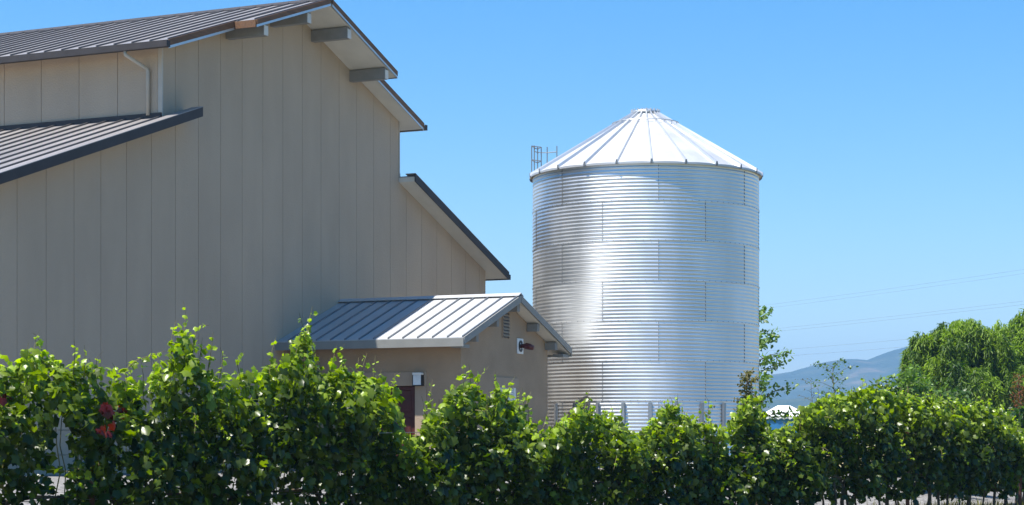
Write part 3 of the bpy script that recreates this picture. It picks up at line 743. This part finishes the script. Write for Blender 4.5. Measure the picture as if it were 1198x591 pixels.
def willow(label, base, domes, strands, seed, tone0):
    global rng
    rng = np.random.default_rng(seed)
    T = thing('willow_tree', label, 'tree', base)
    b = np.array(base)
    hi = max(d[2]+d[3] for d in domes)
    limbs = [([(0, 0, -.2), (.05, 0, 1.0), (.0, .1, 2.2), (.1, 0, hi*.6)], .28)]
    for (x, y, z_, r) in domes: limbs.append(([(0, .0, 1.2), (x*.3, y*.4, z_*.55), (x*.8, y*.8, z_*.9), (x, y, z_+r*.05)], .09))
    limb_tree(T, .3, limbs)
    P, N, TD, SZ, TN = [], [], [], [], []
    st = MB(); dom = np.array(domes); wts = dom[:, 3]**2; wts = wts/wts.sum()
    for i in range(strands):
        if i % 11 == 0:                       # a new curtain: strands of one bough hang together
            d = domes[rng.choice(len(domes), p=wts)]
            u0 = rng.normal(size=3); u0[2] = abs(u0[2])*.9-.15; u0 /= np.linalg.norm(u0)
            rk = rng.uniform(.5, .95) if rng.uniform() < .4 else rng.uniform(.9, 1.12) if rng.uniform() < .86 else rng.uniform(1.15, 1.35); ct_ = rng.normal()*.16
        u = u0+rng.normal(size=3)*.16; u /= np.linalg.norm(u)
        rr = d[3]*rk*rng.uniform(.96, 1.04)
        p0 = np.array(d[:3])+u*rr*np.array([1, 1, .85])
        L = rng.uniform(.8, 2.6)*(1.1 if u[2] < .4 else .75); out = np.array([u[0], u[1], 0])*rng.uniform(.05, .4)
        m_ = max(6, int(L/.045)); tt = np.linspace(0, 1, m_)
        lift = rng.uniform(.0, .22)*max(0, u[2])
        pp = p0[None]+out[None]*np.sqrt(tt)[:, None]*.9 + np.stack([.05*np.sin(tt*5+i), .05*np.cos(tt*4+i), lift*np.sin(tt*3.0)-L*tt**1.4], -1)
        if pp[-1][2] < .25: pp = pp[pp[:, 2] > .25]
        m_ = len(pp)
        if m_ < 4: continue
        P.append(pp+rng.normal(size=(m_, 3))*.03); N.append(rand_dir(m_)+np.array([0, 0, .25])); 
        TD.append(np.array([0, 0, -1.])+rand_dir(m_)*.42); SZ.append(rng.uniform(.15, .30, m_))
        TN.append(np.clip(tone0+ct_+rng.normal()*.16+rng.normal(size=m_)*.08+.12*(u[2]), 0, .95))
    P, N, TD, SZ, TN = (np.concatenate(a) for a in (P, N, TD, SZ, TN))
    c_ = obj('crown', leaves_mesh('crown', 'willow_leaf', P, N, TD, SZ*1.15, TN, SLIM_V, SLIM_F), T); tag(c_, kind='stuff')
    return T
Yw = 84.
def dome(base, px, py, Y, r):         # top of the dome seen at (px, py)
    q = at_px(px, py, Y)-base; return (q.x, q.y, q.z-r*.85, r)
b1 = Vector(((1112-599)/2330*Yw, Yw, 0))
willow('dark green weeping willow with long drooping strands behind the vine row', b1,
       [dome(b1, 1127, 372, Yw, 1.25), dome(b1, 1098, 388, Yw-.6, 1.0), dome(b1, 1073, 404, Yw-.3, .75), dome(b1, 1150, 392, Yw+.5, 1.1), dome(b1, 1112, 420, Yw-1.8, 1.0), dome(b1, 1140, 432, Yw-1.9, 1.0), dome(b1, 1085, 440, Yw-1.5, .9), dome(b1, 1165, 425, Yw-1.3, 1.0), dome(b1, 1120, 395, Yw+1.2, 1.5)], 3000, 11, .50)
Yb = 88.
b2 = Vector(((1212-599)/2330*Yb, Yb, 0))
willow('bright green weeping willow spreading beyond the row end', b2,
       [dome(b2, 1190, 376, Yb, 1.2), dome(b2, 1215, 360, Yb, 1.4), dome(b2, 1250, 380, Yb, 1.3), dome(b2, 1170, 402, Yb-.8, 1.0), dome(b2, 1196, 410, Yb-1.6, 1.1), dome(b2, 1225, 420, Yb-1.5, 1.2), dome(b2, 1205, 440, Yb-2, .9), dome(b2, 1180, 440, Yb-1.2, .9), dome(b2, 1275, 410, Yb-.3, 1.2)], 2800, 12, .70)

def branch_tree(name, label, cat, base, h, radius, tiers, leaf_m, leaf_sz, per, seed, lean=(0, 0), tone0=.3, shape='cone', V=OVAL_V, F=OVAL_F, trunk_r=.06, start=.2, bark='bark', group=None):
    """a stem with many separate leafy branches"""
    global rng
    rng = np.random.default_rng(seed)
    T = thing(name, label, cat, base, 0, group)
    tr = [(lean[0]*q+.03*h*math.sin(q*5), lean[1]*q, -.05+h*q) for q in np.linspace(0, .98, 8)]
    MB().tube(tr, list(np.linspace(trunk_r, trunk_r*.2, 8)), 7).build('trunk', bark, T, smooth=True)
    P, N, TD, SZ, TN = [], [], [], [], []
    for i in range(tiers):
        q = start+(1-start)*(i+rng.uniform(-.3, .3))/tiers; q = min(.99, max(start*.8, q))
        a = i*2.4+rng.uniform(-.5, .5)
        if shape == 'cone': L = radius*(1.08-q)**.75
        elif shape == 'round': L = radius*math.sqrt(max(.05, 1-((q-.55)/.5)**2))
        else: L = radius*rng.uniform(.5, 1)
        L *= rng.uniform(.65, 1.1)
        p0 = np.array([np.interp(q, np.linspace(0, .98, 8), [t_[j] for t_ in tr]) for j in range(3)])
        up = rng.uniform(.15, .55)
        e = p0+np.array([math.cos(a)*L, math.sin(a)*L, up*L])
        mid = (p0+e)/2+np.array([0, 0, .08*L])
        MB().tube([tuple(p0), tuple(mid), tuple(e)], [trunk_r*.35*(1.1-q)+.004, trunk_r*.2*(1.1-q)+.003, .003], 5).build('branch', bark, T)
        m_ = max(3, int(per*L/radius)); tt = rng.uniform(.2, 1.05, m_)
        pp = p0[None]*(1-tt)[:, None]+e[None]*tt[:, None]+rng.normal(size=(m_, 3))*np.array([.11, .11, .06])*radius*(.9)
        P.append(pp); N.append(rand_dir(m_)*.8+np.array([0, 0, .7])); TD.append(rand_dir(m_)+np.array([math.cos(a)*.5, math.sin(a)*.5, -.3]))
        SZ.append(leaf_sz*rng.uniform(.6, 1.25, m_)); TN.append(np.clip(tone0+rng.normal()*.12+rng.normal(size=m_)*.12, 0, .95))
    P, N, TD, SZ, TN = (np.concatenate(a) for a in (P, N, TD, SZ, TN))
    tag(obj('crown', leaves_mesh('crown', leaf_m, P, N, TD, SZ, TN, V, F), T), kind='stuff')
    return T
Yt = 66.
b = at_px(882, 517, Yt); b.z = ground_z(b.x, b.y)
branch_tree('broadleaf_tree', 'upright green tree with layered branches peeking out behind the silo', 'tree', b, at_px(0, 360, Yt).z-b.z, 1.38, 26, 'tree_leaf', .17, 95, 31, shape='round', tone0=.6, trunk_r=.09, start=.12)
b = at_px(978, 517, 52); b.z = ground_z(b.x, b.y)
branch_tree('young_tree', 'sparse young tree with thin branches above the vines', 'tree', b, at_px(0, 424, 52).z-b.z, .75, 26, 'tree_leaf', .085, 26, 32, shape='any', tone0=.35, trunk_r=.03, start=.35)
b = at_px(952, 517, 53); b.z = ground_z(b.x, b.y)
branch_tree('bare_sapling', 'nearly bare thin sapling beside the sparse young tree', 'tree', b, at_px(0, 440, 53).z-b.z, .5, 16, 'weed_leaf', .06, 9, 36, shape='any', tone0=.4, trunk_r=.018, start=.4)
b = Vector(row_pt(np.array(15.12), np.array(-.5), np.array(0.)))
branch_tree('dry_sapling', 'brown dry sapling leaning before the silo wall among the vines', 'sapling', b, 2.72, .26, 46, 'weed_leaf', .06, 40, 33, lean=(.2, 0), shape='any', tone0=.25, trunk_r=.045, start=.45)
b = Vector(row_pt(np.array(14.2), np.array(-.45), np.array(0.)))
branch_tree('weed_stalk', 'thin pale weed stalk before the silo stiffeners', 'weed', b, 2.15, .16, 14, 'weed_leaf', .05, 8, 34, shape='any', tone0=.5, trunk_r=.012, start=.55)
b = at_px(1196, 517, 64); b.z = 0
branch_tree('dead_conifer', 'rust brown dead conifer before the willows', 'tree', b, at_px(0, 436, 64).z, .62, 60, 'dry_leaf', .11, 60, 35, shape='cone', tone0=.4, V=SLIM_V, F=SLIM_F, trunk_r=.05, start=.1)
# loose bushes behind the row
for px, py, Y, rad, sd, lab, tn in ((1066, 436, 47, 1.0, 41, 'light green leafy bush under the left side of the dark willow', .55), (1112, 458, 49, .9, 42, 'mid green leafy bush under the middle of the dark willow', .35),
                               (1196, 478, 46, .7, 43, 'grey green bush beside the dead conifer', .2)):
    b = at_px(px, 517, Y); b.z = ground_z(b.x, b.y)
    branch_tree('leafy_bush', lab, 'bush', b, at_px(0, py, Y).z-b.z, rad, 46, 'tree_leaf', .13, 90, sd, shape='round', tone0=tn, trunk_r=.04, start=.15, group='bushes behind the vine row')

# dry weeds and fallen leaves at the foot of the row
rng = np.random.default_rng(77)
nw = 2600
sw = rng.uniform(10, 25.6, nw); ww = rng.uniform(-1.5, 1.5, nw)
pw = row_pt(sw, ww, np.zeros(nw)); pw[:, 2] = [ground_z(x, y) for x, y in pw[:, :2]]
wd = obj('dry_weeds', leaves_mesh('dry_weeds', 'weed_leaf', pw, rand_dir(nw)*np.array([1, 1, .2]), rand_dir(nw)*.5+np.array([0, 0, 1.]), rng.uniform(.12, .42, nw), np.clip(rng.normal(.6, .25, nw), 0, .95), SLIM_V*np.array([.5, 1, 1]), SLIM_F))
tag(wd, 'straw coloured dry weeds on the soil under the vine row', 'weeds', kind='stuff')

# ------------------------------------------------------------------ canopy tent far behind the row
Yc = 112.
tc_ = at_px(917, 517, Yc); tc_.z = ground_z(tc_.x, tc_.y)
ct = thing('canopy_tent', 'small white roofed canopy tent with blue side sheets seen through the vine gap', 'tent', tc_)
tz = (517-487)/2330*Yc+CAMZ
ap = (0, 0, tz+.62)
hw = 1.3
MBr = MB(); MBr.v = [(-hw, -hw, tz), (hw, -hw, tz), (hw, hw, tz), (-hw, hw, tz), (-.35, 0, tz+.6), (.35, 0, tz+.6)]
MBr.f = [(0, 1, 5, 4), (1, 2, 5), (2, 3, 4, 5), (3, 0, 4)]
MBr.build('canopy_roof', 'canvas', ct)
for i in range(8):
    x0 = -hw+i*2*hw/8; x1 = x0+2*hw/8
    MB().prism([(x0, tz), (x1, tz), (x1, tz-.12), ((x0+x1)/2, tz-.2), (x0, tz-.12)], -hw-.02, -hw).build('valance', 'canvas', ct)
for x in (-hw+.05, hw-.05):
    for y in (-hw+.05, hw-.05): MB().tube([(x, y, -.02), (x, y, tz)], .03, 6).build('post', 'galv_trim', ct)
MB().box(-hw+.12, -.06, -hw+.04, -hw+.06, .1, tz-.28).build('side_sheet', 'blue', ct)
MB().box(.06, hw-.12, -hw+.04, -hw+.06, .1, tz-.42).build('side_sheet', 'blue', ct)
MB().box(-hw+.12, hw-.12, hw-.06, hw-.04, .1, tz-.1).build('side_sheet', 'blue', ct)

# ------------------------------------------------------------------ power lines
def wire(px0, y0, px1, y1, h, lab):
    D0, D1 = h*2330/(517-y0), h*2330/(517-y1)
    a = Vector(((px0-599)/2330*D0, D0, h+CAMZ)); b_ = Vector(((px1-599)/2330*D1, D1, h+CAMZ))
    return a, b_, lab
PL = Vector((31.5, 306, 0)); PR = Vector((86.0, 140, 0))      # poles: behind the silo, and beyond the frame
wires = [(19.6, -.0, 'upper front power cable'), (20.2, .9, 'upper rear power cable'), (16.1, -.0, 'middle front power cable'), (16.6, .9, 'middle rear power cable'), (13.4, 0, 'lower front power cable'), (12.5, .5, 'lowest power cable')]
for h, off, lab in wires:
    a = PL+Vector((off, 0, h+CAMZ)); b_ = PR+Vector((off, 0, h+CAMZ)); pts = []
    for i in range(33):
        q_ = i/32; p_ = a.lerp(b_, q_); p_.z -= .55*4*q_*(1-q_); pts.append(tuple(p_))
    tag(MB().tube(pts, .009, 4).build('power_cable', 'cable'), lab+' crossing the sky right of the silo', 'cable')
for i, (P_, lab) in enumerate(((PL, 'tall wooden power pole hidden behind the silo'), (PR, 'tall wooden power pole beyond the willows'))):
    T = thing('power_pole', lab, 'power pole', P_)
    MB().tube([(.45, .25, -.5), (.45, .25, 22.5)], [.2, .13], 8).build('pole', 'pole', T)
    for h in (12.5+CAMZ, 13.4+CAMZ, 16.1+CAMZ, 19.6+CAMZ): MB().box(-.5, 1.4, .08, .42, h-.2, h-.05).build('cross_arm', 'pole', T)

# ------------------------------------------------------------------ far trees at the foot of the hills
rng = np.random.default_rng(5)
nb = 30000; xx = rng.uniform(-400, 1500, nb); yy = 900+rng.uniform(0, 260, nb)
hh = (7+5*np.sin(xx*.05)+3*np.sin(xx*.17+1)+3*np.sin(xx*.41))*rng.uniform(.0, 1, nb)**.7
pf = np.stack([xx, yy, np.clip(hh, 0, 16)], -1)
ft = obj('far_woodland', leaves_mesh('far_woodland', 'tree_leaf', pf, rand_dir(nb)*.7+np.array([0, -.3, .7]), rand_dir(nb), rng.uniform(2.0, 4.5, nb), np.clip(rng.normal(.2, .15, nb), 0, .9), OVAL_V, OVAL_F))
tag(ft, 'dark belt of distant trees at the foot of the hills', 'woodland', kind='stuff')

# ------------------------------------------------------------------ haze
hz = MB().box(-5400, 5400, -160, 5900, -2.2, 262).build('haze', 'cable')
hmz = bpy.data.materials.new('haze_air'); hmz.use_nodes = True; t = hmz.node_tree; t.nodes.clear()
out = t.nodes.new('ShaderNodeOutputMaterial'); pv = t.nodes.new('ShaderNodeVolumePrincipled')
pv.inputs['Color'].default_value = (.36, .63, 1, 1); pv.inputs['Density'].default_value = .00026; pv.inputs['Anisotropy'].default_value = .2
t.links.new(pv.outputs[0], out.inputs['Volume'])
hz.data.materials.clear(); hz.data.materials.append(hmz); tag(hz, kind='stuff', label='pale blue air haze over the whole valley', cat='haze')
